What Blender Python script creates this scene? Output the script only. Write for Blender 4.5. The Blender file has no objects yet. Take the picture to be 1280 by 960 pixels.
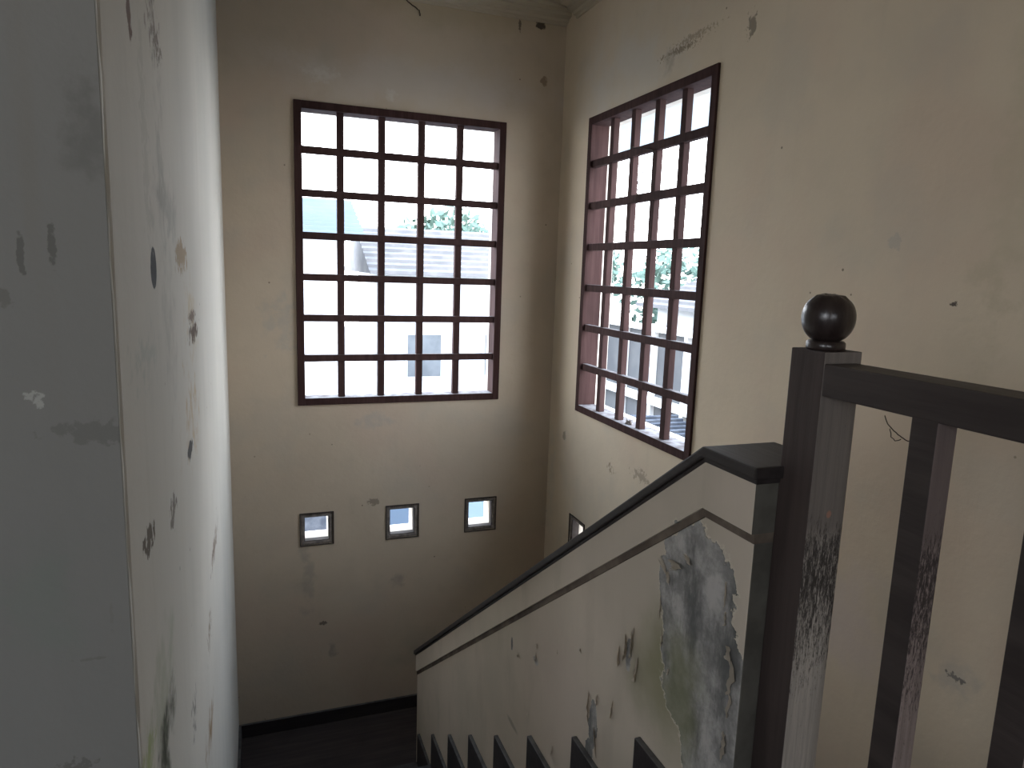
import bpy, bmesh, math, random
from mathutils import Vector, Matrix
from mathutils import noise as mnoise
C = bpy.context.scene.collection
S = bpy.context.scene
ZC = 2.96                      # eye height above the stair landing

# ------------------------------------------------------------------ camera
YAW, PITCH, ROLL, FPX = 0.3530, 0.1607, -0.0338, 872.313
def cam_axes():
    cy, sy = math.cos(YAW), math.sin(YAW); cp, sp = math.cos(PITCH), math.sin(PITCH)
    f = Vector((sy*cp, cy*cp, -sp)); r = Vector((cy, -sy, 0)); d = f.cross(r)
    c, s = math.cos(ROLL), math.sin(ROLL)
    return c*r+s*d, -s*r+c*d, f
RT, DN, FW = cam_axes()
cam = bpy.data.objects.new('camera', bpy.data.cameras.new('camera')); C.objects.link(cam)
cam.matrix_world = Matrix(((RT.x, -DN.x, -FW.x, 0), (RT.y, -DN.y, -FW.y, 0), (RT.z, -DN.z, -FW.z, ZC), (0, 0, 0, 1)))
cam.data.sensor_width = 36; cam.data.lens = FPX/1280*36; cam.data.clip_start = 0.02; cam.data.clip_end = 500
S.camera = cam
# ------------------------------------------------------------------ sky and exposure
W = bpy.data.worlds.new('world'); S.world = W; W.use_nodes = True
nt = W.node_tree; nt.nodes.clear()
wo = nt.nodes.new('ShaderNodeOutputWorld'); bg = nt.nodes.new('ShaderNodeBackground')
tc = nt.nodes.new('ShaderNodeTexCoord'); sp = nt.nodes.new('ShaderNodeSeparateXYZ')
cr = nt.nodes.new('ShaderNodeValToRGB')
cr.color_ramp.elements[0].position = 0.0; cr.color_ramp.elements[0].color = (0.95, 0.97, 1.0, 1)
cr.color_ramp.elements[1].position = 1.0; cr.color_ramp.elements[1].color = (0.60, 0.76, 1.0, 1)
nt.links.new(tc.outputs['Generated'], sp.inputs[0]); nt.links.new(sp.outputs['Z'], cr.inputs[0])
nt.links.new(cr.outputs[0], bg.inputs['Color']); nt.links.new(bg.outputs[0], wo.inputs[0])
bg.inputs['Strength'].default_value = 3.2
S.view_settings.view_transform = 'Standard'; S.view_settings.look = 'None'
S.view_settings.gamma = 1; S.view_settings.use_curve_mapping = False
S.view_settings.exposure = 1.9
def portal(loc, rot, sx, sy):        # sampling aid in each wall opening; gives off no light of its own
    l = bpy.data.lights.new('window_portal', 'AREA'); l.shape = 'RECTANGLE'; l.size = sx; l.size_y = sy
    l.cycles.is_portal = True
    o = bpy.data.objects.new('window_portal', l); C.objects.link(o); o.location = loc; o.rotation_euler = rot

# ------------------------------------------------------------------ key dimensions
XR, XL, YB, YL = 1.869, -0.166, 4.30, 0.996
XW0, XW1 = 0.80, 0.93          # half wall faces
ZCEIL = ZC+1.62
FLOOR2 = 1.96
TREAD, RISE, Y1 = 0.317, 0.2177, 3.465
WT = 0.17
PI = math.pi
random.seed(4)
def ray(x, y): return FW*1.0 + RT*((x-640)/FPX) + DN*((y-480)/FPX)
def onX(x, y, X): d = ray(x, y); d = d*(X/d.x); return Vector((d.x, d.y, d.z+ZC))
def onY(x, y, Y): d = ray(x, y); d = d*(Y/d.y); return Vector((d.x, d.y, d.z+ZC))

# ------------------------------------------------------------------ material helpers
def rgb(c): return (c[0], c[1], c[2], 1)
class Mat:
    def __init__(s, name, rough=0.8, spec=0.3):
        s.m = bpy.data.materials.new(name); s.m.use_nodes = True
        s.t = s.m.node_tree; s.n = s.t.nodes; s.l = s.t.links
        s.b = s.n['Principled BSDF']; s.b.inputs['Roughness'].default_value = rough
        s.b.inputs['Specular IOR Level'].default_value = spec
        s.tc = s.n.new('ShaderNodeTexCoord'); s.P = s.tc.outputs['Object']
        s.col = None; s.h = None
    def noise(s, scale, detail=4, vec=None, rough=0.55, colr=False, scl=None):
        v = vec or s.P
        if scl:
            mp = s.n.new('ShaderNodeMapping'); mp.inputs['Scale'].default_value = scl
            s.l.new(v, mp.inputs[0]); v = mp.outputs[0]
        t = s.n.new('ShaderNodeTexNoise'); t.inputs['Scale'].default_value = scale
        t.inputs['Detail'].default_value = detail; t.inputs['Roughness'].default_value = rough
        s.l.new(v, t.inputs['Vector']); return t.outputs['Color' if colr else 'Fac']
    def ramp(s, v, lo, hi, a=0.0, b=1.0):
        r = s.n.new('ShaderNodeMapRange'); r.interpolation_type = 'SMOOTHSTEP'
        for i, x in enumerate((lo, hi, a, b)): r.inputs[i+1].default_value = x
        s.l.new(v, r.inputs[0]); return r.outputs[0]
    def mix(s, f, a, b, mode='MIX'):
        x = s.n.new('ShaderNodeMix'); x.data_type = 'RGBA'; x.blend_type = mode
        for v, i in ((f, 0), (a, 6), (b, 7)):
            if isinstance(v, tuple): x.inputs[i].default_value = rgb(v)
            elif isinstance(v, (int, float)): x.inputs[i].default_value = v
            else: s.l.new(v, x.inputs[i])
        return x.outputs[2]
    def math(s, op, a, b=0.0, clamp=False):
        x = s.n.new('ShaderNodeMath'); x.operation = op; x.use_clamp = clamp
        for i, v in enumerate((a, b)):
            if isinstance(v, (int, float)): x.inputs[i].default_value = v
            else: s.l.new(v, x.inputs[i])
        return x.outputs[0]
    def vm(s, op, a, b):
        x = s.n.new('ShaderNodeVectorMath'); x.operation = op
        for i, v in enumerate((a, b)):
            if isinstance(v, (tuple, Vector)): x.inputs[i].default_value = v
            elif isinstance(v, (int, float)): x.inputs['Scale'].default_value = v
            else: s.l.new(v, x.inputs[i])
        return x
    def spot(s, c, r, warp=0.5, nscale=9, lo=1.0, hi=0.7):
        """mask of a ragged blot at c with radii r (object coordinates); warp in units of the radii"""
        if not hasattr(s, '_nz'): s._nz = {}
        if nscale not in s._nz:
            nz = s.noise(nscale, 5, colr=True, rough=0.6)
            s._nz[nscale] = s.vm('SUBTRACT', nz, (0.5, 0.5, 0.5)).outputs[0]
        d = s.vm('SUBTRACT', s.P, Vector(c)).outputs[0]
        d = s.vm('DIVIDE', d, Vector(r)*(1+0.30*warp)).outputs[0]
        w = s.vm('SCALE', s._nz[nscale], warp*2.0).outputs[0]
        d = s.vm('ADD', d, w).outputs[0]
        ln = s.vm('LENGTH', d, (0, 0, 0)).outputs['Value']
        return s.ramp(ln, hi, lo, 1.0, 0.0)
    def bump(s, hgt, strength=0.3, dist=0.01):
        b = s.n.new('ShaderNodeBump'); b.inputs['Strength'].default_value = strength
        b.inputs['Distance'].default_value = dist
        s.l.new(hgt, b.inputs['Height']); s.l.new(b.outputs[0], s.b.inputs['Normal'])
    def done(s, col):
        if isinstance(col, tuple): s.b.inputs['Base Color'].default_value = rgb(col)
        else: s.l.new(col, s.b.inputs['Base Color'])
        return s.m

def wall_mat(name, base, stain, spots=(), specks=0.7, vertical=False, mott=0.5, grime=(0.25, 0.21, 0.16)):
    """old painted plaster: mottling, damp clouds, specks and individually placed blots"""
    k = Mat(name, 0.85, 0.2)
    cloud = k.noise(1.1, 5, scl=(1, 1, 0.55) if vertical else None)
    col = k.mix(k.ramp(cloud, 0.38, 0.68, 0, mott), base, stain)
    fine = k.noise(7, 6, scl=(1, 1, 0.25) if vertical else None)
    col = k.mix(k.ramp(fine, 0.48, 0.75, 0, 0.35), col, stain)
    # ghost streaks
    st = k.noise(14, 3, scl=(1, 1, 0.05))
    col = k.mix(k.ramp(st, 0.55, 0.8, 0, 0.32 if vertical else 0.06), col, grime)
    if not vertical:
        pk = k.noise(1.7, 3, vec=k.vm('ADD', k.P, (7.3, 2.1, 4.4)).outputs[0])
        col = k.mix(k.ramp(pk, 0.46, 0.66, 0, 0.45), col, tuple(b_*m_ for b_, m_ in zip(base, (0.93, 0.86, 0.88))))
        gy = k.noise(2.6, 4, vec=k.vm('ADD', k.P, (1.3, 9.1, 2.4)).outputs[0])
        col = k.mix(k.ramp(gy, 0.5, 0.7, 0, 0.4), col, tuple(b_*m_ for b_, m_ in zip(base, (0.80, 0.85, 0.92))))
    # fly specks and pin holes
    v = k.n.new('ShaderNodeTexVoronoi'); v.inputs['Scale'].default_value = 8.5
    k.l.new(k.P, v.inputs['Vector'])
    gate = k.ramp(k.noise(2.3, 2), 0.5, 0.56)
    sk = k.math('MULTIPLY', k.ramp(v.outputs['Distance'], 0.05, 0.035, 0, 1), gate)
    sk = k.ramp(v.outputs['Distance'], 0.028, 0.05, specks, 0)
    sk = k.math('MULTIPLY', sk, gate)
    col = k.mix(sk, col, (0.06, 0.045, 0.035))
    hh = k.noise(38, 5)
    big = k.noise(2.2, 3)
    hgt = k.math('ADD', k.math('MULTIPLY', hh, 0.25), k.math('MULTIPLY', big, 1.2))
    for sp_ in spots:
        c, r, colr, amt = sp_[:4]
        rr = sorted(r)[0:2]; rm = min(r[2], r[0] if r[0] != 0.4 and r[0] != 0.3 else r[1])
        warp = (sp_[4] if len(sp_) > 4 else 0.5)*2.4
        ns = 70 if rm < 0.016 else 32 if rm < 0.05 else 12 if rm < 0.13 else 4
        hi = min(0.75 if rm < 0.03 else 0.15, sp_[6] if len(sp_) > 6 else 0.7)
        if len(sp_) > 4 and sp_[4] < 0.2: hi, warp = 0.9, 0.15
        dep = 0.0
        m = k.spot(c, r, warp, ns, 1.0, hi)
        m = k.math('MULTIPLY', m, amt)
        col = k.mix(m, col, colr)
        if dep: hgt = k.math('SUBTRACT', hgt, k.math('MULTIPLY', m, dep))
    k.bump(hgt, 0.35, 0.012)
    return k.done(col)

def wood_mat(name, a, b, rough=0.55, axis='z', scale=1.0, dust=None, spec=0.4):
    k = Mat(name, rough, spec)
    sc = {'z': (22, 22, 1.2), 'x': (1.2, 22, 22), 'y': (22, 1.2, 22)}[axis]
    g = k.noise(1.6*scale, 6, scl=sc, rough=0.65)
    col = k.mix(k.ramp(g, 0.35, 0.7), a, b)
    big = k.noise(3, 3)
    col = k.mix(k.ramp(big, 0.45, 0.75, 0, 0.5), col, tuple(x*0.5 for x in a))
    if dust:
        ge = k.n.new('ShaderNodeNewGeometry'); sx = k.n.new('ShaderNodeSeparateXYZ')
        k.l.new(ge.outputs['Normal'], sx.inputs[0])
        up = k.ramp(sx.outputs['Z'], 0.5, 0.95)
        col = k.mix(k.math('MULTIPLY', up, k.ramp(k.noise(20, 4), 0.3, 0.65, 0.3, 0.9)), col, dust)
    k.bump(g, 0.35, 0.004)
    return k.done(col)

CREAM = (0.605, 0.505, 0.375); CREAM_S = (0.50, 0.435, 0.345)
M = {}
# ---- wall materials with the marks the walls really carry
sb = []   # back wall
def SB(x, y, rx, rz, c, a, *e): p = onY(x, y, YB); sb.append(((p.x, p.y, p.z), (rx, 0.4, rz), c, a) + e)
PALE = (0.62, 0.58, 0.52); GREY = (0.36, 0.34, 0.31); BROWN = (0.20, 0.14, 0.09); DK = (0.05, 0.04, 0.035)
SB(520, 105, 0.95, 0.18, (0.56, 0.50, 0.44), 0.55, 0.35, 3, 0.3)
SB(600, 10, 1.2, 0.16, (0.40, 0.33, 0.21), 0.55, 0.3, 3, 0.3)
SB(402, 92, 0.09, 0.04, PALE, 0.5, 0.5, 9); SB(488, 119, 0.03, 0.035, PALE, 0.6, 0.5, 9)
SB(355, 400, 0.10, 0.16, GREY, 0.45, 0.7, 9); SB(384, 720, 0.06, 0.16, (0.30, 0.27, 0.23), 0.5, 0.6, 9)
SB(500, 724, 0.05, 0.05, (0.30, 0.26, 0.22), 0.6, 0.5, 9); SB(415, 815, 0.03, 0.06, (0.28, 0.25, 0.21), 0.6, 0.5, 9)
SB(470, 528, 0.09, 0.05, GREY, 0.45, 0.7, 9); SB(468, 627, 0.03, 0.02, DK, 0.5, 0.5, 20)
SB(575, 840, 0.5, 0.35, (0.36, 0.32, 0.25), 0.4, 0.5, 3, 0.2)
SB(676, 30, 0.03, 0.02, DK, 0.9, 0.5, 20); SB(688, 26, 0.015, 0.012, DK, 0.9, 0.5, 20)
SB(650, 32, 0.007, 0.03, DK, 0.7, 0.5, 20); SB(680, 102, 0.02, 0.025, BROWN, 0.7, 0.5, 20)
SB(404, 779, 0.02, 0.012, DK, 0.7, 0.5, 20)
M['wall_back'] = wall_mat('aged cream plaster, back', (0.53, 0.44, 0.335), (0.43, 0.355, 0.27), sb)
sr = []
def SR(x, y, ry, rz, c, a, *e): p = onX(x, y, XR); sr.append(((p.x, p.y, p.z), (0.4, ry, rz), c, a) + e)
SR(780, 90, 0.55, 0.22, (0.58, 0.53, 0.46), 0.65, 0.5, 3, 0.2)
SR(850, 62, 0.10, 0.012, (0.20, 0.15, 0.10), 0.8, 0.9, 20, 0.5); SR(868, 45, 0.12, 0.01, (0.24, 0.18, 0.12), 0.6, 0.9, 20, 0.5)
SR(838, 78, 0.05, 0.05, (0.40, 0.34, 0.27), 0.7, 0.7, 9, 0.5, 0.6); SR(940, 30, 0.02, 0.03, DK, 0.6, 0.8, 20)
SR(708, 16, 0.035, 0.03, (0.02, 0.018, 0.015), 1, 0.8, 20, 0.8, 1.0)
SR(763, 584, 0.03, 0.03, BROWN, 0.8, 0.9, 20, 0.5, 1.0); SR(800, 594, 0.06, 0.02, (0.30, 0.24, 0.18), 0.7, 0.9, 20, 0.5, 0.8)
SR(705, 545, 0.02, 0.02, DK, 0.5, 0.7, 20); SR(690, 590, 0.05, 0.3, (0.5, 0.46, 0.38), 0.5, 0.6, 9)
SR(1192, 380, 0.010, 0.006, DK, 0.9, 0.5, 20); SR(1195, 847, 0.02, 0.007, (0.08, 0.06, 0.05), 0.9, 0.8, 20)
SR(1190, 850, 0.06, 0.06, GREY, 0.4, 0.6, 9); SR(1118, 302, 0.02, 0.02, GREY, 0.4, 0.6, 9)
SR(1240, 360, 0.06, 0.10, (0.46, 0.39, 0.28), 0.4, 0.7, 9); SR(1260, 250, 0.05, 0.5, (0.48, 0.41, 0.29), 0.35, 0.6, 9, 0.2)
SR(1065, 780, 0.16, 0.20, (0.56, 0.47, 0.42), 0.6, 0.5, 3, 0.2)
M['wall_right'] = wall_mat('aged cream plaster, right', CREAM, (0.52, 0.44, 0.33), sr, mott=0.4)
sl = []
def SL(x, y, hx, hy, c, a, *e):     # half extents given as they foreshorten on this receding wall
    p = onX(x, y, XL); q = onX(x+hx, y, XL); r = onX(x, y+hy, XL)
    sl.append(((p.x, p.y, p.z), (0.3, abs(q.y-p.y), abs(r.z-p.z)), c, a) + e)
LG = (0.30, 0.29, 0.26)
SL(192, 335, 3.6, 27, (0.01, 0.01, 0.01), 1, 0.15)
SL(161, 20, 2.5, 24, (0.12, 0.07, 0.05), 0.95, 0.5)
SL(190, 25, 5, 26, (0.16, 0.13, 0.11), 0.75, 1.0)
SL(196, 58, 3, 10, (0.16, 0.13, 0.11), 0.8, 1.0)
SL(200, 210, 5, 90, LG, 0.5, 0.8, 9); SL(208, 265, 11, 45, LG, 0.6, 0.8, 9)
SL(180, 160, 3, 90, (0.40, 0.39, 0.34), 0.5, 0.8, 9)
SL(226, 320, 5, 16, (0.30, 0.22, 0.13), 0.9, 0.6)
SL(239, 395, 5, 34, (0.42, 0.34, 0.22), 0.8, 0.8); SL(242, 415, 4, 9, (0.08, 0.05, 0.03), 1, 0.6)
SL(240, 395, 3, 6, (0.12, 0.08, 0.06), 0.9, 0.7)
SL(240, 515, 6, 38, (0.40, 0.31, 0.20), 0.8, 1.0); SL(238, 562, 3, 10, (0.03, 0.03, 0.03), 0.95, 0.4)
SL(184, 445, 14, 26, (0.36, 0.38, 0.34), 0.55, 0.8, 9); SL(213, 420, 6, 90, LG, 0.4, 0.6, 9)
SL(187, 672, 5, 15, (0.10, 0.08, 0.06), 0.95, 0.8); SL(217, 640, 3, 14, (0.12, 0.1, 0.08), 0.8, 0.9)
SL(268, 683, 4, 14, (0.14, 0.09, 0.06), 0.95, 0.6); SL(262, 790, 2, 20, (0.2, 0.15, 0.1), 0.8, 0.9)
SL(263, 910, 4, 34, (0.26, 0.17, 0.09), 0.95, 0.7)
SL(207, 925, 13, 75, (0.055, 0.06, 0.04), 1.0, 0.5, 9, 0.3); SL(187, 945, 9, 40, (0.30, 0.34, 0.16), 0.9, 0.5, 9, 0.3)
SL(205, 850, 16, 60, (0.34, 0.35, 0.27), 0.7, 0.5, 9, 0.2)
SL(243, 890, 2, 26, (0.1, 0.1, 0.1), 0.7, 0.9)
M['wall_left'] = wall_mat('whitewashed plaster with damp marks', (0.53, 0.505, 0.45), (0.43, 0.415, 0.37), sl, vertical=True, mott=0.6, grime=(0.42, 0.39, 0.33))
sf = []
def SF(x, y, rx, rz, c, a, *e): p = onY(x, y, YL); sf.append(((p.x, p.y, p.z), (rx, 0.3, rz), c, a) + e)
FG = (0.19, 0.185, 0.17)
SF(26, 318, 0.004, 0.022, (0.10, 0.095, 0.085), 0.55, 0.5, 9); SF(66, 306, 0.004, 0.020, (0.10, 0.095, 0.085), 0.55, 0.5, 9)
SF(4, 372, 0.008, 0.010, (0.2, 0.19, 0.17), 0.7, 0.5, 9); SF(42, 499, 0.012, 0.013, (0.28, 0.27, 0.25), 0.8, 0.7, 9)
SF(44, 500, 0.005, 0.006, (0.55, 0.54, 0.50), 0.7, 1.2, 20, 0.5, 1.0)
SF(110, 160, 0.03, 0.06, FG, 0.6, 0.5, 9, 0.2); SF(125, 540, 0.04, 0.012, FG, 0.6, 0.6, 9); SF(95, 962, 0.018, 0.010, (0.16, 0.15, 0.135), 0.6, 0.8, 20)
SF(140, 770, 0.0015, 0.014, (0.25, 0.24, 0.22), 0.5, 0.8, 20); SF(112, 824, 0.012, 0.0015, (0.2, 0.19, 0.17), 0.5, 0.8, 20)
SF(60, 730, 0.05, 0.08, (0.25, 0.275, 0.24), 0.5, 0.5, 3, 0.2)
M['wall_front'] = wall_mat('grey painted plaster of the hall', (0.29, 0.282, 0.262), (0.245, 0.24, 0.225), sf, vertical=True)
M['ceiling'] = wall_mat('ceiling paint', (0.56, 0.51, 0.41), (0.45, 0.40, 0.31))
M['trim'] = wall_mat('cornice paint', (0.46, 0.40, 0.30), (0.36, 0.31, 0.23))
# half wall: paint, bare grey plaster where the paint fell, mould
def hw(x, y): p = onX(x, y, XW0); return (p.x, p.y, p.z)
def half_wall_mat():
    k = Mat('peeling cream paint on grey render', 0.8, 0.25)
    col = k.mix(k.ramp(k.noise(2.0, 5), 0.38, 0.66), (0.60, 0.51, 0.415), (0.53, 0.46, 0.37))
    col = k.mix(k.ramp(k.noise(9, 5, scl=(1, 1, 0.3)), 0.5, 0.75, 0, 0.3), col, (0.36, 0.31, 0.24))
    # worn stains
    for (x, y, ry, rz, c, a, w, hi) in (
        (840, 860, 0.20, 0.20, (0.24, 0.23, 0.13), 0.85, 0.6, 0.1), (700, 860, 0.35, 0.25, (0.50, 0.41, 0.34), 0.5, 0.5, 0.2),
        (760, 700, 0.40, 0.20, (0.50, 0.43, 0.35), 0.5, 0.5, 0.2), (640, 905, 0.06, 0.012, (0.28, 0.25, 0.2), 0.7, 0.5, 0.4),
        (610, 720, 0.5, 0.22, (0.60, 0.54, 0.43), 0.4, 0.5, 0.2)):
        col = k.mix(k.math('MULTIPLY', k.spot(hw(x, y), (0.3, ry, rz), w, 3 if ry > 0.1 else 9, 1.0, hi), a), col, c)
    # the big bare patch and smaller ones, joined by maximum
    ms = []
    for (x, y, ry, rz, w) in ((868, 755, 0.118, 0.15, 0.45), (872, 830, 0.112, 0.20, 0.45), (885, 925, 0.085, 0.18, 0.45),
                              (838, 706, 0.035, 0.018, 0.5), (922, 860, 0.020, 0.06, 0.4),
                              (741, 905, 0.022, 0.060, 0.5), (736, 942, 0.022, 0.04, 0.5),
                              (786, 820, 0.010, 0.04, 0.7), (670, 826, 0.016, 0.012, 0.7), (640, 805, 0.008, 0.02, 0.7)):
        ms.append(k.spot(hw(x, y), (0.3, ry, rz), w*1.1, 45 if ry < 0.03 else 16, 1.0, 0.88))
    m = ms[0]
    for q in ms[1:]: m = k.math('MAXIMUM', m, q)
    rim = k.math('MULTIPLY', k.math('MULTIPLY', m, k.math('SUBTRACT', 1.0, m)), 3.4, True)
    col = k.mix(rim, col, (0.66, 0.59, 0.48)); m = k.ramp(m, 0.42, 0.58)
    g1 = k.noise(13, 7, rough=0.7); g2 = k.noise(5, 6, scl=(1, 1.4, 0.5), rough=0.7)
    bare = k.mix(k.ramp(g1, 0.36, 0.64), (0.25, 0.24, 0.225), (0.50, 0.47, 0.44))
    bare = k.mix(k.ramp(g2, 0.47, 0.66, 0, 0.85), bare, (0.10, 0.10, 0.095))
    bare = k.mix(k.math('MULTIPLY', k.spot(hw(848, 880), (0.3, 0.10, 0.2), 0.6, 9, 1.0, 0.2), 0.75), bare, (0.20, 0.20, 0.11))
    col = k.mix(m, col, bare)
    hgt = k.math('ADD', k.math('MULTIPLY', k.noise(30, 5), 0.2), k.math('MULTIPLY', m, k.math('SUBTRACT', k.math('MULTIPLY', g1, 0.7), 1.2)))
    k.bump(hgt, 0.8, 0.006)
    return k.done(col)
M['half'] = half_wall_mat()
def simple(name, c, c2, rough=0.8, sc=12, bs=0.2, spec=0.3):
    k = Mat(name, rough, spec); n = k.noise(sc, 5)
    k.bump(n, bs, 0.005)
    return k.done(k.mix(k.ramp(n, 0.35, 0.68), c, c2))
M['half_end'] = simple('dark grey end face', (0.085, 0.077, 0.064), (0.13, 0.12, 0.10))  # much darker tone for the near end of the half wall
M['flake'] = simple('curled paint flake', (0.66, 0.585, 0.48), (0.58, 0.51, 0.42))
M['groove'] = simple('shadow brown groove', (0.10, 0.075, 0.058), (0.19, 0.15, 0.115))  # brown line, with the shadow below the upper band put into its colour
M['cap'] = wood_mat('dark painted cap', (0.022, 0.017, 0.016), (0.038, 0.030, 0.029), 0.5, 'y')
M['newel'] = wood_mat('dark stained post', (0.040, 0.028, 0.025), (0.065, 0.047, 0.042), 0.6, 'z')
M['rail'] = wood_mat('dark stained rail', (0.034, 0.025, 0.023), (0.055, 0.042, 0.038), 0.5, 'y')
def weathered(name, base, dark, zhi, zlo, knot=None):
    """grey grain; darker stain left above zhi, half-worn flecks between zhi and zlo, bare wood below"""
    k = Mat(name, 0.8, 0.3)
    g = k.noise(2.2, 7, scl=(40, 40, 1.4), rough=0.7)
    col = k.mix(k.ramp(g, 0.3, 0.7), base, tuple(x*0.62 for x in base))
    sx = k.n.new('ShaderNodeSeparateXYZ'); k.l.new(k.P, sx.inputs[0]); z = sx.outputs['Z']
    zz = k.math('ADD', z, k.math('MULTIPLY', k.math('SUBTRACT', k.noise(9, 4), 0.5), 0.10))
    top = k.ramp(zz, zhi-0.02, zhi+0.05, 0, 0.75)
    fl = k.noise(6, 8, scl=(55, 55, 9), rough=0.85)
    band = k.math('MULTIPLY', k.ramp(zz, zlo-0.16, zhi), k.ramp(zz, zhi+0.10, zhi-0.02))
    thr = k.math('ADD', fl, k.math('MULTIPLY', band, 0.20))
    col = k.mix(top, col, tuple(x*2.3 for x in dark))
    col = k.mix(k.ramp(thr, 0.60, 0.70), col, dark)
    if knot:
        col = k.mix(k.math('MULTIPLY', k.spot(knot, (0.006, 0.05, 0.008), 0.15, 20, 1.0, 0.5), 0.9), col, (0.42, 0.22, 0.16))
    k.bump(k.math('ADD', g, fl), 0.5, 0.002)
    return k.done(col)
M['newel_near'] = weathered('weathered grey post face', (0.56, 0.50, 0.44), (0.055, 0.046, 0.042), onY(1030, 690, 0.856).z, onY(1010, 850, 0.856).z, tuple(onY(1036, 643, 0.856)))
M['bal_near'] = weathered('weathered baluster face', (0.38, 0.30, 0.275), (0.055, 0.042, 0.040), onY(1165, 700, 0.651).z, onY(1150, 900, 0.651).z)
M['ball'] = wood_mat('varnished ball', (0.020, 0.013, 0.012), (0.040, 0.028, 0.025), 0.28, 'z', spec=0.6)
M['grille'] = wood_mat('red brown window timber', (0.045, 0.024, 0.022), (0.070, 0.038, 0.035), 0.8, 'z', dust=(0.18, 0.17, 0.17), spec=0.12)
M['jamb'] = wood_mat('red brown window casing', (0.040, 0.020, 0.018), (0.062, 0.032, 0.029), 0.8, 'z', dust=(0.25, 0.24, 0.24), spec=0.12)
M['step'] = wood_mat('dark worn tread', (0.030, 0.026, 0.026), (0.055, 0.048, 0.048), 0.6, 'x', dust=(0.06, 0.056, 0.055))
M['skirt'] = wood_mat('dark skirting', (0.020, 0.015, 0.016), (0.032, 0.025, 0.026), 0.6, 'x', dust=(0.10, 0.095, 0.088))
M['floor'] = wood_mat('dark landing floor', (0.028, 0.021, 0.020), (0.050, 0.038, 0.035), 0.65, 'x')
M['smallframe'] = simple('weathered small window frame', (0.16, 0.135, 0.12), (0.30, 0.26, 0.23), sc=30)
M['framedark'] = simple('dark gap line', (0.05, 0.04, 0.035), (0.08, 0.065, 0.06))
M['reveal'] = simple('pale cream reveal', (0.72, 0.66, 0.58), (0.62, 0.56, 0.48))
M['twig'] = simple('dry twig', (0.035, 0.025, 0.02), (0.06, 0.045, 0.035))
M['dirt'] = simple('dry dirt', (0.10, 0.08, 0.07), (0.2, 0.17, 0.15), sc=60, bs=0.6)

# ------------------------------------------------------------------ mesh helpers
def tag(o, label=None, cat=None, group=None, kind=None):
    if label: o['label'] = label
    if cat: o['category'] = cat
    if group: o['group'] = group
    if kind: o['kind'] = kind
    return o
def obj(name, bm, mat, parent=None, smooth=False, mats=None):
    me = bpy.data.meshes.new(name); bmesh.ops.recalc_face_normals(bm, faces=bm.faces[:])
    if smooth:
        for f in bm.faces: f.smooth = True
    bm.to_mesh(me); bm.free()
    for m in (mats or [mat]): me.materials.append(m)
    o = bpy.data.objects.new(name, me); C.objects.link(o)
    if parent:
        o.parent = parent
        off = Vector(parent.location); p = parent.parent
        while p: off += Vector(p.location); p = p.parent
        o.location = -off if parent.type == 'EMPTY' else (0, 0, 0)
    return o
def empty(name, loc, label, cat, group=None, kind=None):
    o = bpy.data.objects.new(name, None); C.objects.link(o); o.location = loc; o.empty_display_size = 0.05
    return tag(o, label, cat, group, kind)
def bx(bm, a, b, bev=0.0, mi=None):
    x0, y0, z0 = a; x1, y1, z1 = b
    t = bmesh.new()
    bmesh.ops.create_cube(t, size=1)
    for v in t.verts:
        v.co = Vector(((x0+x1)/2 + v.co.x*(x1-x0), (y0+y1)/2 + v.co.y*(y1-y0), (z0+z1)/2 + v.co.z*(z1-z0)))
    if bev: bmesh.ops.bevel(t, geom=t.edges[:], offset=bev, segments=2, affect='EDGES', profile=0.6)
    me = bpy.data.meshes.new('t'); t.to_mesh(me); t.free(); bm.from_mesh(me); bpy.data.meshes.remove(me)
    return bm
def box(a, b, bev=0.0): return bx(bmesh.new(), a, b, bev)
def prism(pts, axis, a, b, bev=0.0):
    """polygon pts (2D) extruded along axis from a to b. axis x: pts=(y,z); axis y: pts=(x,z)"""
    bm = bmesh.new()
    def mk(p, t): return {'x': (t, p[0], p[1]), 'y': (p[0], t, p[1]), 'z': (p[0], p[1], t)}[axis]
    lo = [bm.verts.new(mk(p, a)) for p in pts]; hi = [bm.verts.new(mk(p, b)) for p in pts]
    bm.faces.new(lo); bm.faces.new(hi[::-1]); n = len(pts)
    for i in range(n): bm.faces.new((lo[i], lo[(i+1) % n], hi[(i+1) % n], hi[i]))
    bmesh.ops.recalc_face_normals(bm, faces=bm.faces[:])
    if bev: bmesh.ops.bevel(bm, geom=bm.edges[:], offset=bev, segments=2, affect='EDGES', profile=0.6)
    return bm
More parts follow.
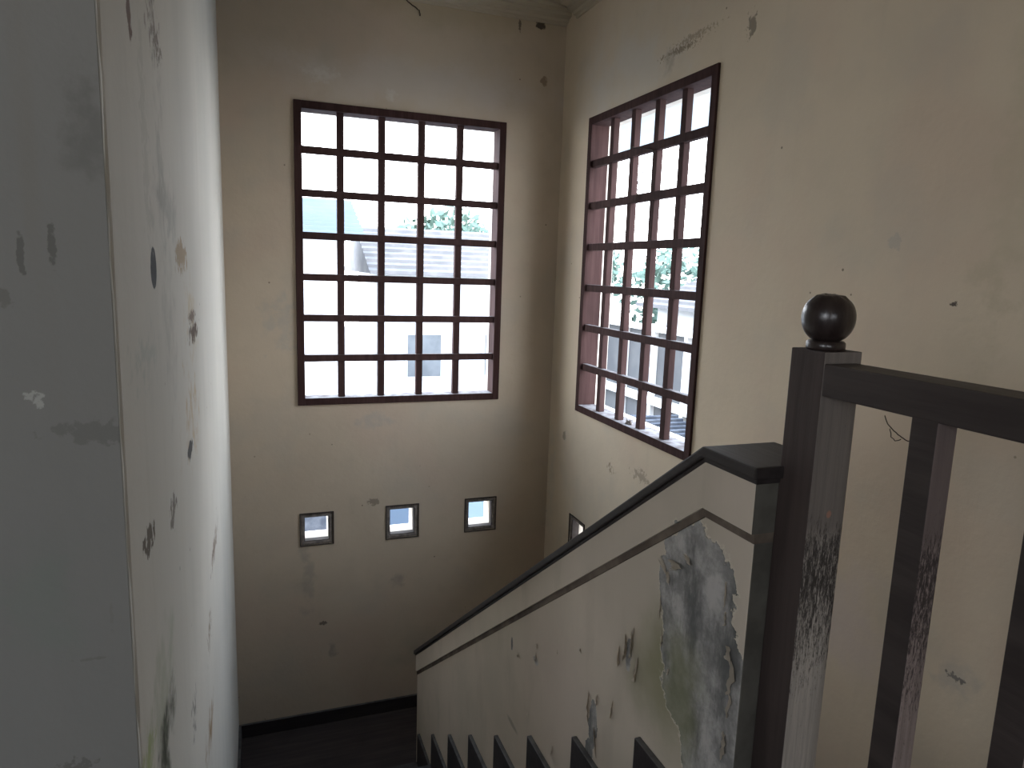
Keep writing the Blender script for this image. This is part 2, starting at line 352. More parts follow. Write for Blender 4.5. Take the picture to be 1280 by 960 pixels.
def holed(axis, t0, t1, ur, vr, holes, mat_hole=None):
    """wall slab perpendicular to axis between t0 (room face) and t1, u = other horizontal axis, v = z, rectangular holes"""
    bm = bmesh.new(); cache = {}
    us = sorted(set([*ur] + [h[i] for h in holes for i in (0, 1)])); vs = sorted(set([*vr] + [h[i] for h in holes for i in (2, 3)]))
    def V(u, v, t):
        k = (round(u, 5), round(v, 5), round(t, 5))
        if k not in cache: cache[k] = bm.verts.new((t, u, v) if axis == 'x' else (u, t, v))
        return cache[k]
    def inh(i, j):
        if i < 0 or j < 0 or i >= len(us)-1 or j >= len(vs)-1: return True
        cu, cv = (us[i]+us[i+1])/2, (vs[j]+vs[j+1])/2
        return any(h[0] < cu < h[1] and h[2] < cv < h[3] for h in holes)
    for i in range(len(us)-1):
        for j in range(len(vs)-1):
            if inh(i, j): continue
            a, b, c, d = us[i], us[i+1], vs[j], vs[j+1]
            for t in (t0, t1): bm.faces.new([V(a, c, t), V(b, c, t), V(b, d, t), V(a, d, t)])
            for (di, dj, p, q) in ((-1, 0, (a, c), (a, d)), (1, 0, (b, c), (b, d)), (0, -1, (a, c), (b, c)), (0, 1, (a, d), (b, d))):
                if inh(i+di, j+dj): bm.faces.new([V(*p, t0), V(*q, t0), V(*q, t1), V(*p, t1)])
    return bm
def tube(pts, r, segs=6, taper=1.0):
    bm = bmesh.new(); rings = []
    n = len(pts)
    for i, p in enumerate(pts):
        p = Vector(p); d = (Vector(pts[min(i+1, n-1)])-Vector(pts[max(i-1, 0)])).normalized()
        u = d.orthogonal().normalized(); v = d.cross(u); rr = r*(1-(1-taper)*i/(n-1))
        rings.append([bm.verts.new(p+u*math.cos(2*PI*k/segs)*rr+v*math.sin(2*PI*k/segs)*rr) for k in range(segs)])
    for a, b in zip(rings, rings[1:]):
        for k in range(segs): bm.faces.new((a[k], a[(k+1) % segs], b[(k+1) % segs], b[k]))
    bm.faces.new(rings[0][::-1]); bm.faces.new(rings[-1]); return bm
def lathe(prof, cx, cy, segs=32):
    bm = bmesh.new(); rings = []
    for r, z in prof: rings.append([bm.verts.new((cx+r*math.cos(2*PI*k/segs), cy+r*math.sin(2*PI*k/segs), z)) for k in range(segs)])
    for a, b in zip(rings, rings[1:]):
        for k in range(segs): bm.faces.new((a[k], a[(k+1) % segs], b[(k+1) % segs], b[k]))
    bm.faces.new(rings[0][::-1]); bm.faces.new(rings[-1]); return bm
def merge(bm, other):
    me = bpy.data.meshes.new('t'); other.to_mesh(me); other.free(); bm.from_mesh(me); bpy.data.meshes.remove(me); return bm

# ------------------------------------------------------------------ the shell
BW = (0.219, 1.488, ZC-0.841, ZC+0.908)                  # back window outer frame  (x0,x1,z0,z1)
RW = (2.651, 3.889, ZC-0.848, ZC+0.898)                  # right window outer frame (y0,y1,z0,z1)
SMB = [(0.218, 0.424, ZC-1.735, ZC-1.521), (0.748, 0.966, ZC-1.745, ZC-1.516), (1.276, 1.499, ZC-1.748, ZC-1.512)]
SMR = [(3.690, 3.910, ZC-1.745, ZC-1.529)]
ins = lambda h, d: (h[0]+d, h[1]-d, h[2]+d, h[3]-d)
wb = obj('wall_back', holed('y', YB, YB+WT, (-3.2, XR+WT), (-2.0, ZCEIL), [ins(BW, 0.02)]+[ins(h, 0.012) for h in SMB]), M['wall_back'])
tag(wb, 'stained cream plaster wall at the end of the stairs with the frontal window', 'wall', kind='structure')
wr = obj('wall_right', holed('x', XR, XR+WT, (-3.5, YB), (-2.0, ZCEIL), [ins(RW, 0.02)]+[ins(h, 0.012) for h in SMR]), M['wall_right'])
tag(wr, 'beige plaster wall running behind the newel post and holding the oblique window', 'wall', kind='structure')
# left wall: the near arris is chipped and slightly wavy
def left_wall():
    bm = bmesh.new(); nz = 150; z0, z1 = -2.0, ZCEIL
    rows = []
    for i in range(nz+1):
        z = z0+(z1-z0)*i/nz
        j = 0.0016*mnoise.noise(Vector((0, 0, z*9)))+0.0022*mnoise.noise(Vector((3, 0, z*31)))
        jy = 0.002*mnoise.noise(Vector((7, 0, z*14)))
        rows.append([bm.verts.new(c) for c in ((XL-0.12, YL+0.03, z), (XL-0.006, YL+0.001, z), (XL-0.002+j, YL+0.001+jy, z), (XL, YL+0.007, z), (XL, YB, z), (XL-0.12, YB, z))])
    for a, b in zip(rows, rows[1:]):
        for k in range(6): bm.faces.new((a[k], a[(k+1) % 6], b[(k+1) % 6], b[k]))
    bm.faces.new(rows[0]); bm.faces.new(rows[-1][::-1])
    return bm
wl = obj('wall_left', left_wall(), M['wall_left'])
tag(wl, 'whitewashed stained wall on the left running along the stairs', 'wall', kind='structure')
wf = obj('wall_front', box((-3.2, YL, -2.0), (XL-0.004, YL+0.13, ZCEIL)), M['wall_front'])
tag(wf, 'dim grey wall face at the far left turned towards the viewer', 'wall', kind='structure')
FILL_OPENING = (-2.3, -0.9, 2.9, 4.1)  # unseen opening, added to throw light on the half wall
wh = obj('wall_hall_side', holed('x', -3.2, -3.2-WT, (-3.5, YB+WT), (-2.0, ZCEIL), [FILL_OPENING]), M['wall_front'])
tag(wh, 'hall side wall out of view to the left', 'wall', kind='structure')
HWIN = (-1.5, -0.7, 3.0, 3.9)
wh2 = obj('wall_hall_rear', holed('y', -3.5, -3.5-WT, (-3.2-WT, XR+WT), (-2.0, ZCEIL), [HWIN]), M['wall_front'])
tag(wh2, 'hall wall with a window opening behind the viewer', 'wall', kind='structure')
ce = obj('ceiling', box((-3.2-WT, -3.5-WT, ZCEIL), (XR+WT, YB+WT, ZCEIL+0.12)), M['ceiling']); tag(ce, 'cream ceiling above the stairwell', 'ceiling', kind='structure')
fl = obj('floor_landing', box((XL, Y1-0.0, -0.12), (XR, YB, 0.0)), M['floor']); tag(fl, 'dark half landing at the bottom of the stairs', 'floor', kind='structure')
fu = obj('floor', box((-3.2, -3.5, FLOOR2-0.15), (XW1+0.02, 0.915, FLOOR2)), M['floor']); tag(fu, 'upper hall floor at the head of the stairs', 'floor', kind='structure')
fg = obj('floor_lower', box((-3.2, -3.5, -2.12), (XR, YB, -2.0)), M['floor']); tag(fg, 'ground storey floor beneath the stairs', 'floor', kind='structure')
# cornice: stepped moulding at the wall head
def cornice_profile(s, base):
    z = ZC
    return [(base, z+1.625), (base-s*0.17, z+1.625), (base-s*0.17, z+1.605), (base-s*0.125, z+1.600), (base-s*0.12, z+1.585), (base-s*0.075, z+1.578),
            (base-s*0.07, z+1.56), (base-s*0.035, z+1.552), (base-s*0.03, z+1.537), (base-s*0.012, z+1.533), (base-s*0.01, z+1.522), (base, z+1.520)]
t1 = obj('trim_1', prism(cornice_profile(1, YB), 'x', XL, XR), M['trim']); tag(t1, 'stepped plaster cornice along the top of the back wall', 'cornice', kind='structure')
pr = cornice_profile(1, XR)
t2 = obj('trim_2', prism(pr, 'y', -3.5, YB-0.16), M['trim']); tag(t2, 'plaster cornice along the top of the right wall', 'cornice', kind='structure')
bb = obj('baseboard_back', box((XL, YB-0.018, 0.0), (XR, YB, 0.088), 0.003), M['skirt']); tag(bb, 'dark skirting board along the landing under the back wall', 'skirting', kind='structure')
bl = obj('baseboard_left', box((XL, Y1+0.02, 0.0), (XL+0.016, YB-0.018, 0.088), 0.003), M['skirt']); tag(bl, 'short dark skirting board on the landing beside the left wall', 'skirting', kind='structure')
br = obj('baseboard_right', box((XR-0.016, Y1+0.02, 0.0), (XR, YB-0.018, 0.088), 0.003), M['skirt']); tag(br, 'dark skirting board on the landing beside the right wall', 'skirting', kind='structure')

# ------------------------------------------------------------------ big grille windows
def big_window(name, axis, R4, label):
    u0, u1, z0, z1 = R4
    base = YB if axis == 'y' else XR
    root = empty(name, ((u0+u1)/2, base, z0) if axis == 'y' else (base, (u0+u1)/2, z0), label, 'window', kind='structure')
    def B(a, b, t0, t1, c, d):    # u range, depth range (+ outwards), z range
        return ((a, base+t0, c), (b, base+t1, d)) if axis == 'y' else ((base+t0, a, c), (base+t1, b, d))
    fw = 0.043; dep = 0.105
    for (a, b, c, d, nm) in ((u0, u0+fw, z0, z1, 'frame_post'), (u1-fw, u1, z0, z1, 'frame_post'), (u0+fw, u1-fw, z1-fw, z1, 'frame_head'), (u0+fw, u1-fw, z0, z0+fw, 'frame_sill')):
        obj(nm, box(*B(a, b, -0.012, dep, c, d), 0.003), M['jamb'], root)
    wu = (u1-u0)/5.27
    hz = [z1-0.263-0.2405*i for i in range(6)]
    us = [u0+0.2595+0.2405*i*(u1-u0)/1.269 for i in range(4)]
    if axis == 'x': us = [u0+(u1-u0)-( 0.2595+0.2405*i)*(u1-u0)/1.269 for i in range(4)]
    bw = 0.0205
    for z in hz:
        o = obj('horizontal_bar', box(*B(u0+fw, u1-fw, 0.004, 0.038, z-bw, z+bw), 0.003), M['grille'], root)
    for u in us:
        o = obj('vertical_bar', box(*B(u-bw, u+bw, 0.014, 0.050, z0+fw, z1-fw), 0.003), M['grille'], root)
    # plaster reveal outside the timber casing
    for (a, b, c, d) in ((u0+0.02, u0+0.032, z0+0.02, z1-0.02), (u1-0.032, u1-0.02, z0+0.02, z1-0.02), (u0+0.032, u1-0.032, z1-0.032, z1-0.02), (u0+0.032, u1-0.032, z0+0.02, z0+0.032)):
        obj('reveal_lining', box(*B(a, b, dep, WT+0.01, c, d)), M['reveal'], root)
    return root
big_window('window_1', 'y', BW, 'large window with brown timber lattice facing the stairs')
big_window('window_2', 'x', RW, 'large window with brown timber lattice in the right wall, seen obliquely')
cx = lambda a, b: (a+b)/2
portal((cx(*BW[:2]), YB+WT+0.02, cx(*BW[2:])), (-PI/2, 0, 0), 1.3, 1.8)
portal((XR+WT+0.02, cx(*RW[:2]), cx(*RW[2:])), (0, PI/2, 0), 1.8, 1.3)
portal((cx(*HWIN[:2]), -3.5-WT-0.02, cx(*HWIN[2:])), (PI/2, 0, 0), 1.2, 1.2)
portal((-3.2-WT-0.02, cx(*FILL_OPENING[:2]), cx(*FILL_OPENING[2:])), (0, -PI/2, 0), 1.3, 1.5)

# ------------------------------------------------------------------ small square vents low in the wall
def small_window(name, axis, R4, label, split=0.0):
    u0, u1, z0, z1 = R4
    base = YB if axis == 'y' else XR
    root = empty(name, ((u0+u1)/2, base, z0) if axis == 'y' else (base, (u0+u1)/2, z0), label, 'window', kind='structure')
    def B(a, b, t0, t1, c, d):
        return ((a, base+t0, c), (b, base+t1, d)) if axis == 'y' else ((base+t0, a, c), (base+t1, b, d))
    f = 0.020
    def ring(nm, r, w, t0, t1, mat, bev=0.0015):
        a, b, c, d = r
        for q in ((a, a+w, c, d), (b-w, b, c, d), (a+w, b-w, d-w, d), (a+w, b-w, c, c+w)):
            obj(nm, box(*B(q[0], q[1], t0, t1, q[2], q[3]), bev), mat, root)
    ring('frame_edge', R4, 0.006, -0.006, 0.02, M['framedark'])
    ring('frame_board', ins(R4, 0.006), f, 0.0, 0.05, M['smallframe'])
    ring('inner_bead', ins(R4, 0.006+f), 0.005, 0.006, 0.055, M['framedark'])
    ring('reveal_lining', ins(R4, 0.018), 0.012, 0.055, WT+0.008, M['reveal'])
    return root
small_window('window_3', 'y', SMB[0], 'small square opening low in the back wall, nearest the left wall')
small_window('window_4', 'y', SMB[1], 'small square opening low in the back wall, middle one of the row of three')
small_window('window_5', 'y', SMB[2], 'small square opening low in the back wall, nearest the room corner')
small_window('window_6', 'x', SMR[0], 'small square opening in the right wall, half hidden by the sloping parapet')

# ------------------------------------------------------------------ staircase
st = empty('staircase', (0.3, 2.2, 0.0), 'dark narrow flight of steps going down between left wall and half wall', 'staircase')
NS = 8
ynose = lambda k: Y1+0.012-TREAD*(k-1)
for k in range(1, NS+1):
    y, z = ynose(k), RISE*k
    obj('tread', box((XL+0.002, y-TREAD-0.01, z-0.03), (XW0-0.002, y, z), 0.004), M['step'], st)
    obj('riser', box((XL, y-0.035, z-RISE), (XW0, y-0.018, z-0.03), 0.0), M['step'], st)
obj('riser', box((XL, ynose(9)-0.035, RISE*8), (XW0, ynose(9)-0.018, FLOOR2-0.15)), M['step'], st)
def toothed(y0k):
    pts = []
    for k in range(1, 9):
        y = Y1-TREAD*(k-1); zt = RISE*k+0.18
        pts += [(y, zt), (y-TREAD, zt)]
    pts[-1] = (0.935, pts[-1][1])
    out = [(Y1, 0.0)] + pts + [(0.935, RISE*8-0.10)]
    # lower edge hugging the underside of the steps
    out += [(Y1-0.30, 0.0)]
    return out
obj('stepped_skirting', prism(toothed(0), 'x', XW0-0.016, XW0, 0.003), M['skirt'], st)
obj('stepped_skirting', prism(toothed(0), 'x', XL, XL+0.014, 0.003), M['skirt'], st)
st2 = empty('staircase', (1.4, 2.2, -2.0), 'lower return flight of steps behind the half wall, hidden below it', 'staircase')
for k in range(1, 9):
    y, z = Y1-0.012-TREAD*(k-1), -RISE*k
    obj('tread', box((XW1, y-TREAD-0.02, z-0.03), (XR, y, z), 0.004), M['step'], st2)
    obj('riser', box((XW1, y-0.017, z), (XR, y, z+RISE-0.03 if k > 1 else z+RISE-0.12)), M['step'], st2)

# ------------------------------------------------------------------ half wall with cap, groove, peeling paint
YF, YP, YN = 3.552, 1.073, 0.932        # far end, peak, near end
ZF, ZP = ZC-2.106, ZC-0.313             # cap top heights
GF, GP = ZC-2.250, ZC-0.442             # groove heights at far end / peak
hwl = empty('half_wall', (0.865, 2.2, 0.0), 'sloping cream half wall beside the stairs with dark cap and peeling paint', 'half wall')
CT = 0.024
def slope(z_f, z_p, y): return z_p+(z_f-z_p)*(y-YP)/(YF-YP)
def strip(off_t, off_b, x0, x1, yf=YF, yn=YN, base=None, bev=0.0):
    """band parallel to the cap between offsets below the cap top"""
    top = [(yf, slope(ZF, ZP, yf)-off_t), (YP, ZP-off_t*0.92), (yn, ZP-off_t*0.92)]
    bot = [(yn, ZP-off_b*0.92), (YP, ZP-off_b*0.92), (yf, slope(ZF, ZP, yf)-off_b)]
    return prism(top+bot, 'x', x0, x1, bev)
def tri(bm):  # keep concave n-gons safe
    bmesh.ops.triangulate(bm, faces=[f for f in bm.faces if len(f.verts) > 4]); return bm
gt, gb = 0.132, 0.152
low = [(YF, slope(ZF, ZP, YF)-gb), (YF, -0.0), (Y1-0.05, -0.12), (YN, RISE*8-0.5), (YN, ZP-gb*0.92), (YP, ZP-gb*0.92)]
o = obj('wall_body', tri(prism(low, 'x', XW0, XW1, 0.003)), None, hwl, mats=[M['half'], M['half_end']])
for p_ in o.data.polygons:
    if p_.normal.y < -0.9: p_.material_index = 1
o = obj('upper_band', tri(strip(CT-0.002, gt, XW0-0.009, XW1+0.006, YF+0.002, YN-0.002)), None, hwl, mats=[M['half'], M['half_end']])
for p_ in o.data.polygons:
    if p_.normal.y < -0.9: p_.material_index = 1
tag(obj('groove', tri(strip(gt, gb, XW0-0.002, XW1+0.003, YF+0.001, YN-0.001)), M['groove'], hwl), 'thin groove strip following the slope, shadow put into its brown')
tag(obj('cap', tri(strip(0.0, CT, XW0-0.020, XW1+0.018, YF+0.012, YN-0.012, bev=0.004)), M['cap'], hwl), 'dark painted cap')
tag(obj('cap_bead', tri(strip(CT, CT+0.010, XW0-0.012, XW1+0.010, YF+0.006, YN-0.006, bev=0.002)), M['cap'], hwl), 'thin dark bead under the cap')
# curled flakes of paint
def flake(x, y, w, h, curl, rot=0.0, lift=0.001):
    """thin curled sheet of paint still hanging on the wall face; w along y, h along z, pointed at the loose end"""
    c = onX(x, y, XW0); nu, nv = 5, 7; bm = bmesh.new(); g = []
    rnd = [random.uniform(-1, 1) for _ in range(60)]
    for j in range(nv+1):
        row = []
        for i in range(nu+1):
            u = i/nu; v = j/nv
            tw = max(0.06, math.sin(PI*(0.12+0.86*v))**0.8)*(1+0.3*rnd[j])
            yy = -u*w*tw+0.25*w*rnd[j+8]; zz = -(v-0.5)*h+0.05*h*rnd[i+20]
            out = lift+curl*0.55*(u*tw)**1.7
            yy, zz = yy*math.cos(rot)-zz*math.sin(rot), yy*math.sin(rot)+zz*math.cos(rot)
            row.append(bm.verts.new((XW0-out, c.y+w*0.5+yy, c.z+zz)))
        g.append(row)
    for j in range(nv):
        for i in range(nu): bm.faces.new((g[j][i], g[j][i+1], g[j+1][i+1], g[j+1][i]))
    bmesh.ops.solidify(bm, geom=bm.faces[:], thickness=0.0006)
    return obj('paint_flake', bm, M['flake'], hwl)
for f in ((832, 702, 0.045, 0.016, 0.012, 0.5), (846, 712, 0.05, 0.022, 0.020, -0.3), (838, 716, 0.03, 0.014, 0.010, 0.9), (862, 700, 0.03, 0.016, 0.012, 0.1),
          (792, 806, 0.020, 0.085, 0.022, 0.10), (783, 812, 0.018, 0.075, 0.020, 0.05), (775, 822, 0.016, 0.055, 0.018, 0.02), (796, 838, 0.016, 0.070, 0.012, 0.25),
          (736, 885, 0.014, 0.09, 0.014, -0.05), (747, 876, 0.014, 0.035, 0.014, 0.2), (745, 930, 0.016, 0.08, 0.018, -0.3), (765, 888, 0.010, 0.06, 0.010, 0.1),
          (670, 822, 0.014, 0.030, 0.010, 0.2), (672, 808, 0.010, 0.020, 0.008, 0.0), (648, 818, 0.008, 0.030, 0.006, 0.3), (726, 813, 0.012, 0.010, 0.006, 0.1),
          (660, 893, 0.012, 0.020, 0.006, 0.5), (690, 938, 0.010, 0.050, 0.008, 0.4), (912, 818, 0.022, 0.03, 0.012, 0.2), (908, 745, 0.010, 0.05, 0.008, 0.0),
          (908, 775, 0.010, 0.03, 0.008, 0.1), (826, 760, 0.010, 0.06, 0.008, 0.0), (828, 800, 0.010, 0.04, 0.008, 0.0), (915, 850, 0.022, 0.07, 0.010, 0.0),
          (912, 885, 0.014, 0.05, 0.010, 0.1), (905, 935, 0.016, 0.06, 0.010, 0.0), (836, 840, 0.008, 0.02, 0.008, 0.3), (697, 815, 0.008, 0.016, 0.005, 0.0)):
    flake(*f)

# ------------------------------------------------------------------ newel post, handrail, balusters
XN0, XN1, YN0, YN1 = 0.838, 0.914, 0.856, 0.930
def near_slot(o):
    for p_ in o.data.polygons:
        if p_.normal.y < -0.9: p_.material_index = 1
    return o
nw = empty('newel_post', ((XN0+XN1)/2, (YN0+YN1)/2, FLOOR2), 'square dark newel post with grey weathered face and round ball top', 'newel post')
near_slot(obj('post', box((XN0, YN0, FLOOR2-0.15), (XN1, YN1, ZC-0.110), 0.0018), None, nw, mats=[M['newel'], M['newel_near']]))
cxn, cyn = 0.873, 0.893
zt = ZC-0.110
obj('collar', lathe([(0.0285, zt), (0.030, zt+0.002), (0.030, zt+0.012), (0.027, zt+0.015)], cxn, cyn), M['ball'], nw, smooth=True)
prof = [(0.023, zt+0.012)]
for i in range(1, 20):
    a = -PI/2+PI*i/20; prof.append((0.0412*math.cos(a)**0.80, zt+0.0525+0.0415*math.sin(a)*(0.92 if a > 0 else 1)))
prof += [(0.010, zt+0.089), (0.004, zt+0.0865)]
bmb = lathe(prof, cxn, cyn, 40)
for v in bmb.verts:
    if v.co.z > zt+0.08: v.co.z += 0.0028*mnoise.noise(v.co*120)
obj('ball', bmb, M['ball'], nw, smooth=True)
hr = obj('handrail', box((XN0+0.0005, 0.30, ZC-0.180), (XN1-0.010, YN0, ZC-0.128), 0.003), M['rail'])
tag(hr, 'dark wooden handrail running from the newel post towards the viewer', 'handrail')
first = None
for i in range(2):
    yn = 0.651-0.165*i
    name = 'baluster'
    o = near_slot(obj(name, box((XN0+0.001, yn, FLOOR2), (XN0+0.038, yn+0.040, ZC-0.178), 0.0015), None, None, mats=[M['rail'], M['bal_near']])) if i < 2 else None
    if i == 0: b0 = o; tag(o, 'dark square baluster under the handrail, nearest to the newel post', 'baluster', 'balusters of the landing railing')
    elif i == 1: tag(o, 'dark square baluster under the handrail at the right edge of the picture', 'baluster', 'balusters of the landing railing')
    else:
        c = b0.copy(); C.objects.link(c); c.location = (0, -0.165*i, 0)
        c['label'] = 'dark square baluster of the railing beside the viewer, out of the picture'

# ------------------------------------------------------------------ small loose things
def wiggle(pts, n=8, amp=0.002):
    out = []
    for a, b in zip(pts, pts[1:]):
        a, b = Vector(a), Vector(b)
        for i in range(n): out.append(a.lerp(b, i/n)+Vector((random.uniform(-amp, amp) for _ in range(3))))
    out.append(Vector(pts[-1])); return out
XT = 0.848
q = [onX(x, y, XT) for x, y in ((1106, 519), (1110, 530), (1120, 541), (1130, 549), (1139, 553))]
bm = tube(wiggle(q, 4, 0.0006), 0.0008, 5)
q = [onX(x, y, XT) for x, y in ((1112, 536), (1114, 546), (1119, 551), (1126, 549))]
merge(bm, tube(wiggle(q, 4, 0.0006), 0.0007, 5))
tag(obj('dry_twig', bm, M['twig']), 'thin dry twig caught under the handrail beside the first baluster', 'twig')
q = [onX(x, y, XR-0.008) for x, y in ((805, 195), (806, 205), (803, 218), (798, 226), (797, 240), (794, 252))]
tag(obj('dry_tendril', tube(wiggle(q, 4, 0.004), 0.003, 5), M['twig']), 'dry curled tendril hanging on the lattice of the right window', 'twig')
q = [onX(x, y, XR-0.006) for x, y in ((789, 185), (797, 184), (812, 186), (818, 190))]
tag(obj('dry_straw', tube(wiggle(q, 3, 0.003), 0.003, 5), M['twig']), 'short dry straw lying on the topmost crossbar of the right window', 'twig')
def clump(c, r, n, name, label):
    bm = bmesh.new()
    bmesh.ops.create_icosphere(bm, subdivisions=2, radius=1)
    for v in bm.verts:
        k = 1+0.5*mnoise.noise(v.co*2.3+Vector((n, 0, 0))); v.co = Vector((c[0]+v.co.x*r*0.6*k, c[1]+v.co.y*r*k, c[2]+max(-0.35, v.co.z)*r*0.8*k))
    for i in range(n):
        a = random.uniform(0, 2*PI); p0 = Vector(c)+Vector((0, math.cos(a)*r*0.5, r*0.2)); p1 = p0+Vector((random.uniform(-1, 1)*r*0.5, math.cos(a)*r, random.uniform(0.1, 1.0)*r))
        merge(bm, tube([p0, (p0+p1)/2+Vector((0, 0, r*0.2)), p1], 0.0015, 4))
    tag(obj(name, bm, M['dirt']), label, 'debris')
p = onX(785, 521, XR+0.02)
clump((XR+0.026, p.y, RW[2]+0.036+0.010), 0.026, 7, 'debris_clump', 'small clump of dry dirt and straw on the sill of the right window')
q = [onY(x, y, YB-0.004) for x, y in ((508, 0), (516, 6), (524, 13), (525, 20))]
tag(obj('cobweb_strand', tube(wiggle(q, 3, 0.003), 0.003, 5), M['twig']), 'dark dusty cobweb strand at the top of the back wall', 'cobweb')

bm = tube(wiggle([onY(709, 11, YB-0.015), onY(707, 17, YB-0.015), onY(705, 27, YB-0.012)], 4, 0.006), 0.010, 7, 0.8)
tag(obj('dark_corner_lump', bm, M['framedark'], None), 'small dark lump in the upper room corner at the cornice', 'debris')  # dark lump placed at the dark mark in the corner

# ------------------------------------------------------------------ outside
def ext(name, c, c2, sc=3): return simple(name, c, c2, 0.9, sc, 0.1, 0.1)
E_ground = ext('pale concrete yard', (0.30, 0.30, 0.30), (0.36, 0.36, 0.35), 0.6)
E_white = ext('pale rendered house wall', (0.55, 0.56, 0.57), (0.62, 0.62, 0.61), 0.5)
E_blue = ext('blue grey painted wall', (0.075, 0.105, 0.15), (0.085, 0.12, 0.165), 0.5)
E_sky = ext('pale blue painted wall', (0.14, 0.19, 0.235), (0.15, 0.20, 0.25), 0.7)
E_slate = ext('slate tile', (0.055, 0.063, 0.08), (0.105, 0.115, 0.135), 7)
E_tile = ext('faded roof tile', (0.13, 0.13, 0.135), (0.17, 0.165, 0.165), 3)
E_fascia = ext('pale blue fascia', (0.12, 0.15, 0.175), (0.14, 0.17, 0.195), 0.7)
E_awn = ext('translucent pale blue sheet', (0.50, 0.58, 0.65), (0.54, 0.62, 0.68), 0.7)
E_grey = ext('grey corrugated sheet', (0.075, 0.078, 0.083), (0.095, 0.098, 0.10), 1.5)
E_leaf = ext('pale foliage', (0.08, 0.125, 0.10), (0.13, 0.18, 0.15), 2)
E_glass = ext('dark window glass', (0.12, 0.13, 0.14), (0.16, 0.17, 0.18), 2)
E_trunk = ext('bark', (0.15, 0.12, 0.10), (0.2, 0.17, 0.15), 5)
gnd = obj('ground', box((-30, -20, -2.4), (45, 60, -2.13)), E_ground); tag(gnd, 'pale ground outside below the windows', 'ground', kind='structure')
def house(name, x0, x1, y0, y1, zb, zt, label, wallm, roofm, ridge='x', rise=1.3, over=0.4, wins=()):
    r = empty(name, ((x0+x1)/2, (y0+y1)/2, zb), label, 'house')
    obj('wall', box((x0, y0, zb), (x1, y1, zt)), wallm, r)
    a, b, c, d = x0-over, x1+over, y0-over, y1+over
    if ridge == 'x':
        pts = [(c, zt), (d, zt), ((c+d)/2, zt+rise)]; bm = prism(pts, 'x', a, b)
    else:
        pts = [(a, zt), (b, zt), ((a+b)/2, zt+rise)]; bm = prism(pts, 'y', c, d)
    rf = obj('roof', bm, roofm, r)
    # tile courses as raised ridges on the near slope
    n = 9
    bm = bmesh.new()
    for i in range(n):
        t = i/n
        if ridge == 'x':
            y = c+(d-c)/2*t; z = zt+rise*t; bx(bm, (a, y-0.02, z-0.02), (b, y+0.06, z+0.07))
        else:
            x = a+(b-a)/2*t; z = zt+rise*t; bx(bm, (x-0.02, c, z-0.02), (x+0.06, d, z+0.07))
    cs = obj('tile_courses', bm, roofm, rf); cs['kind'] = 'stuff'
    for w in wins:
        ax, u0, u1, v0, v1 = w
        bb_ = box((u0, y0-0.03, v0), (u1, y0+0.02, v1)) if ax == 'y' else box((x0-0.03, u0, v0), (x0+0.02, u1, v1))
        f = obj('window', bb_, E_white, r)
        b2 = box((u0+0.08, y0-0.04, v0+0.08), (u1-0.08, y0, v1-0.08)) if ax == 'y' else box((x0-0.04, u0+0.08, v0+0.08), (x0, u1-0.08, v1-0.08))
        obj('pane', b2, E_glass, f)
    return r
def tree(x, y, zb, h, r, seed, label):
    t = empty('tree', (x, y, zb), label, 'tree', 'trees beyond the neighbouring roofs')
    obj('trunk', tube([(x, y, zb), (x+0.1, y, zb+h*0.4), (x, y+0.1, zb+h*0.75)], r*0.12, 8, 0.5), E_trunk, t)
    rd = random.Random(seed); bm = bmesh.new()
    for i in range(900):
        d = Vector((rd.gauss(0, 1), rd.gauss(0, 1), rd.gauss(0, 1))).normalized()*r*rd.uniform(0.55, 1.0)
        k = 1+0.35*mnoise.noise(d*1.4/r+Vector((seed, 0, 0)))
        c = Vector((x, y, zb+h*0.8))+Vector((d.x*k, d.y*k, d.z*k*0.8))
        s = rd.uniform(0.10, 0.2)*r*0.8; u = Vector((rd.gauss(0, 1), rd.gauss(0, 1), rd.gauss(0, 1))).normalized(); w = u.orthogonal().normalized()
        vs = [bm.verts.new(c+u*s), bm.verts.new(c+w*s*0.45), bm.verts.new(c-u*s), bm.verts.new(c-w*s*0.45)]; bm.faces.new(vs)
    o = obj('foliage', bm, E_leaf, t); o['kind'] = 'stuff'
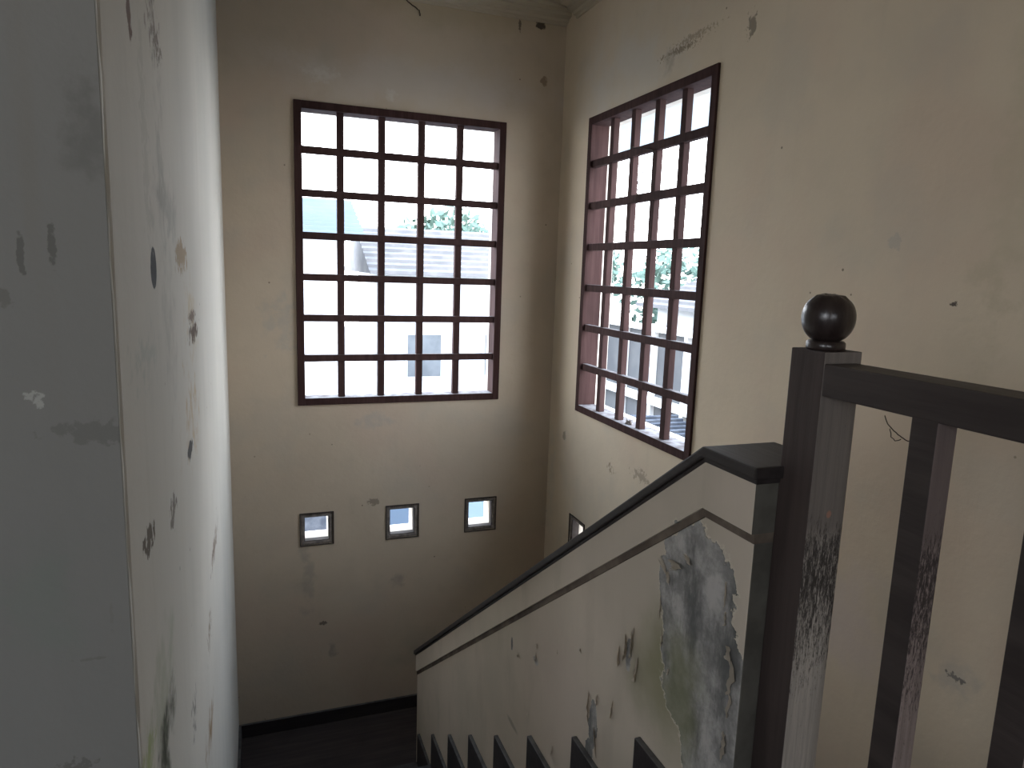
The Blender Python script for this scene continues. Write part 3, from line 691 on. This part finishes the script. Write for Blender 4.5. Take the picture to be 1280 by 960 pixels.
# beyond the back window
house('neighbour_house', 2.9, 8.2, 17.0, 21.5, -2.13, 2.8, 'long pale house with tiled roof seen through middle rows of the facing window', E_white, E_tile, 'x', 1.2, wins=(('y', 3.4, 4.4, 0.2, 1.4), ('y', 5.4, 6.4, 0.2, 1.4), ('y', 6.9, 7.7, 0.2, 1.4)))
house('neighbour_house', -4.5, 1.7, 15.0, 19.0, -2.13, 3.55, 'pale house with low roof behind the left columns of the facing window', E_white, E_fascia, 'x', 0.9)
house('outbuilding', -1.2, 1.05, 7.6, 9.6, -2.13, 0.75, 'low slate hung shed seen through the leftmost small opening', E_slate, E_slate, 'x', 0.2, 0.03)
house('outbuilding', 1.16, 1.98, 7.5, 9.6, -2.13, 0.75, 'narrow blue grey shed seen through the middle small opening', E_blue, E_slate, 'x', 0.2, 0.03)
house('outbuilding', 2.10, 5.60, 7.4, 9.6, -2.13, 0.75, 'wide pale blue shed seen through the small opening nearest the corner', E_sky, E_slate, 'x', 0.2, 0.03)
tree(6.9, 26.0, -2.13, 7.3, 2.0, 3, 'round leafy tree above the roofs in the facing window, larger one')
tree(12.2, 25.0, -2.13, 6.6, 1.6, 5, 'round leafy tree above the roofs in the facing window, smaller one')
# beyond the right window
nh = house('neighbour_house', 9.6, 14.0, 8.0, 15.5, -2.13, 2.2, 'pale house with a tiled roof seen through the middle rows of the right window', E_white, E_tile, 'y', 1.0,
           wins=(('x', 10.0, 11.0, 0.2, 1.6), ('x', 12.0, 13.0, 0.2, 1.6)))
an = empty('awning', (6.0, 10.0, 4.6), 'pale blue sheet awning across the top row of the right window', 'awning')
obj('sheet', prism([(4.2, 4.80), (5.6, 4.88), (5.6, 4.84), (4.2, 4.74)], 'y', 3.5, 12.0), E_awn, an)
for yy in (11.0,):
    obj('post', box((5.3, yy, -2.13), (5.42, yy+0.12, 4.83)), E_white, an)
fe = empty('fence', (6.0, 9.0, -2.13), 'grey sheet fence with rail seen through the lower rows of the right window', 'fence')
for i in range(12):
    y = 5.0+i*0.9
    obj('panel', box((5.9, y+0.03, -2.13), (5.95, y+0.87, 2.1), 0.0), E_grey, fe)
    obj('post', box((5.82, y-0.05, -2.13), (5.92, y+0.03, 2.2)), E_white, fe)
obj('rail', box((5.8, 4.9, 0.95), (5.9, 15.8, 1.07)), E_white, fe)
obj('rail', box((5.8, 4.9, 2.1), (5.95, 15.8, 2.18)), E_white, fe)
tree(12.5, 19.2, -2.13, 5.9, 1.6, 8, 'leafy tree behind the house seen through upper left cells of the right window')
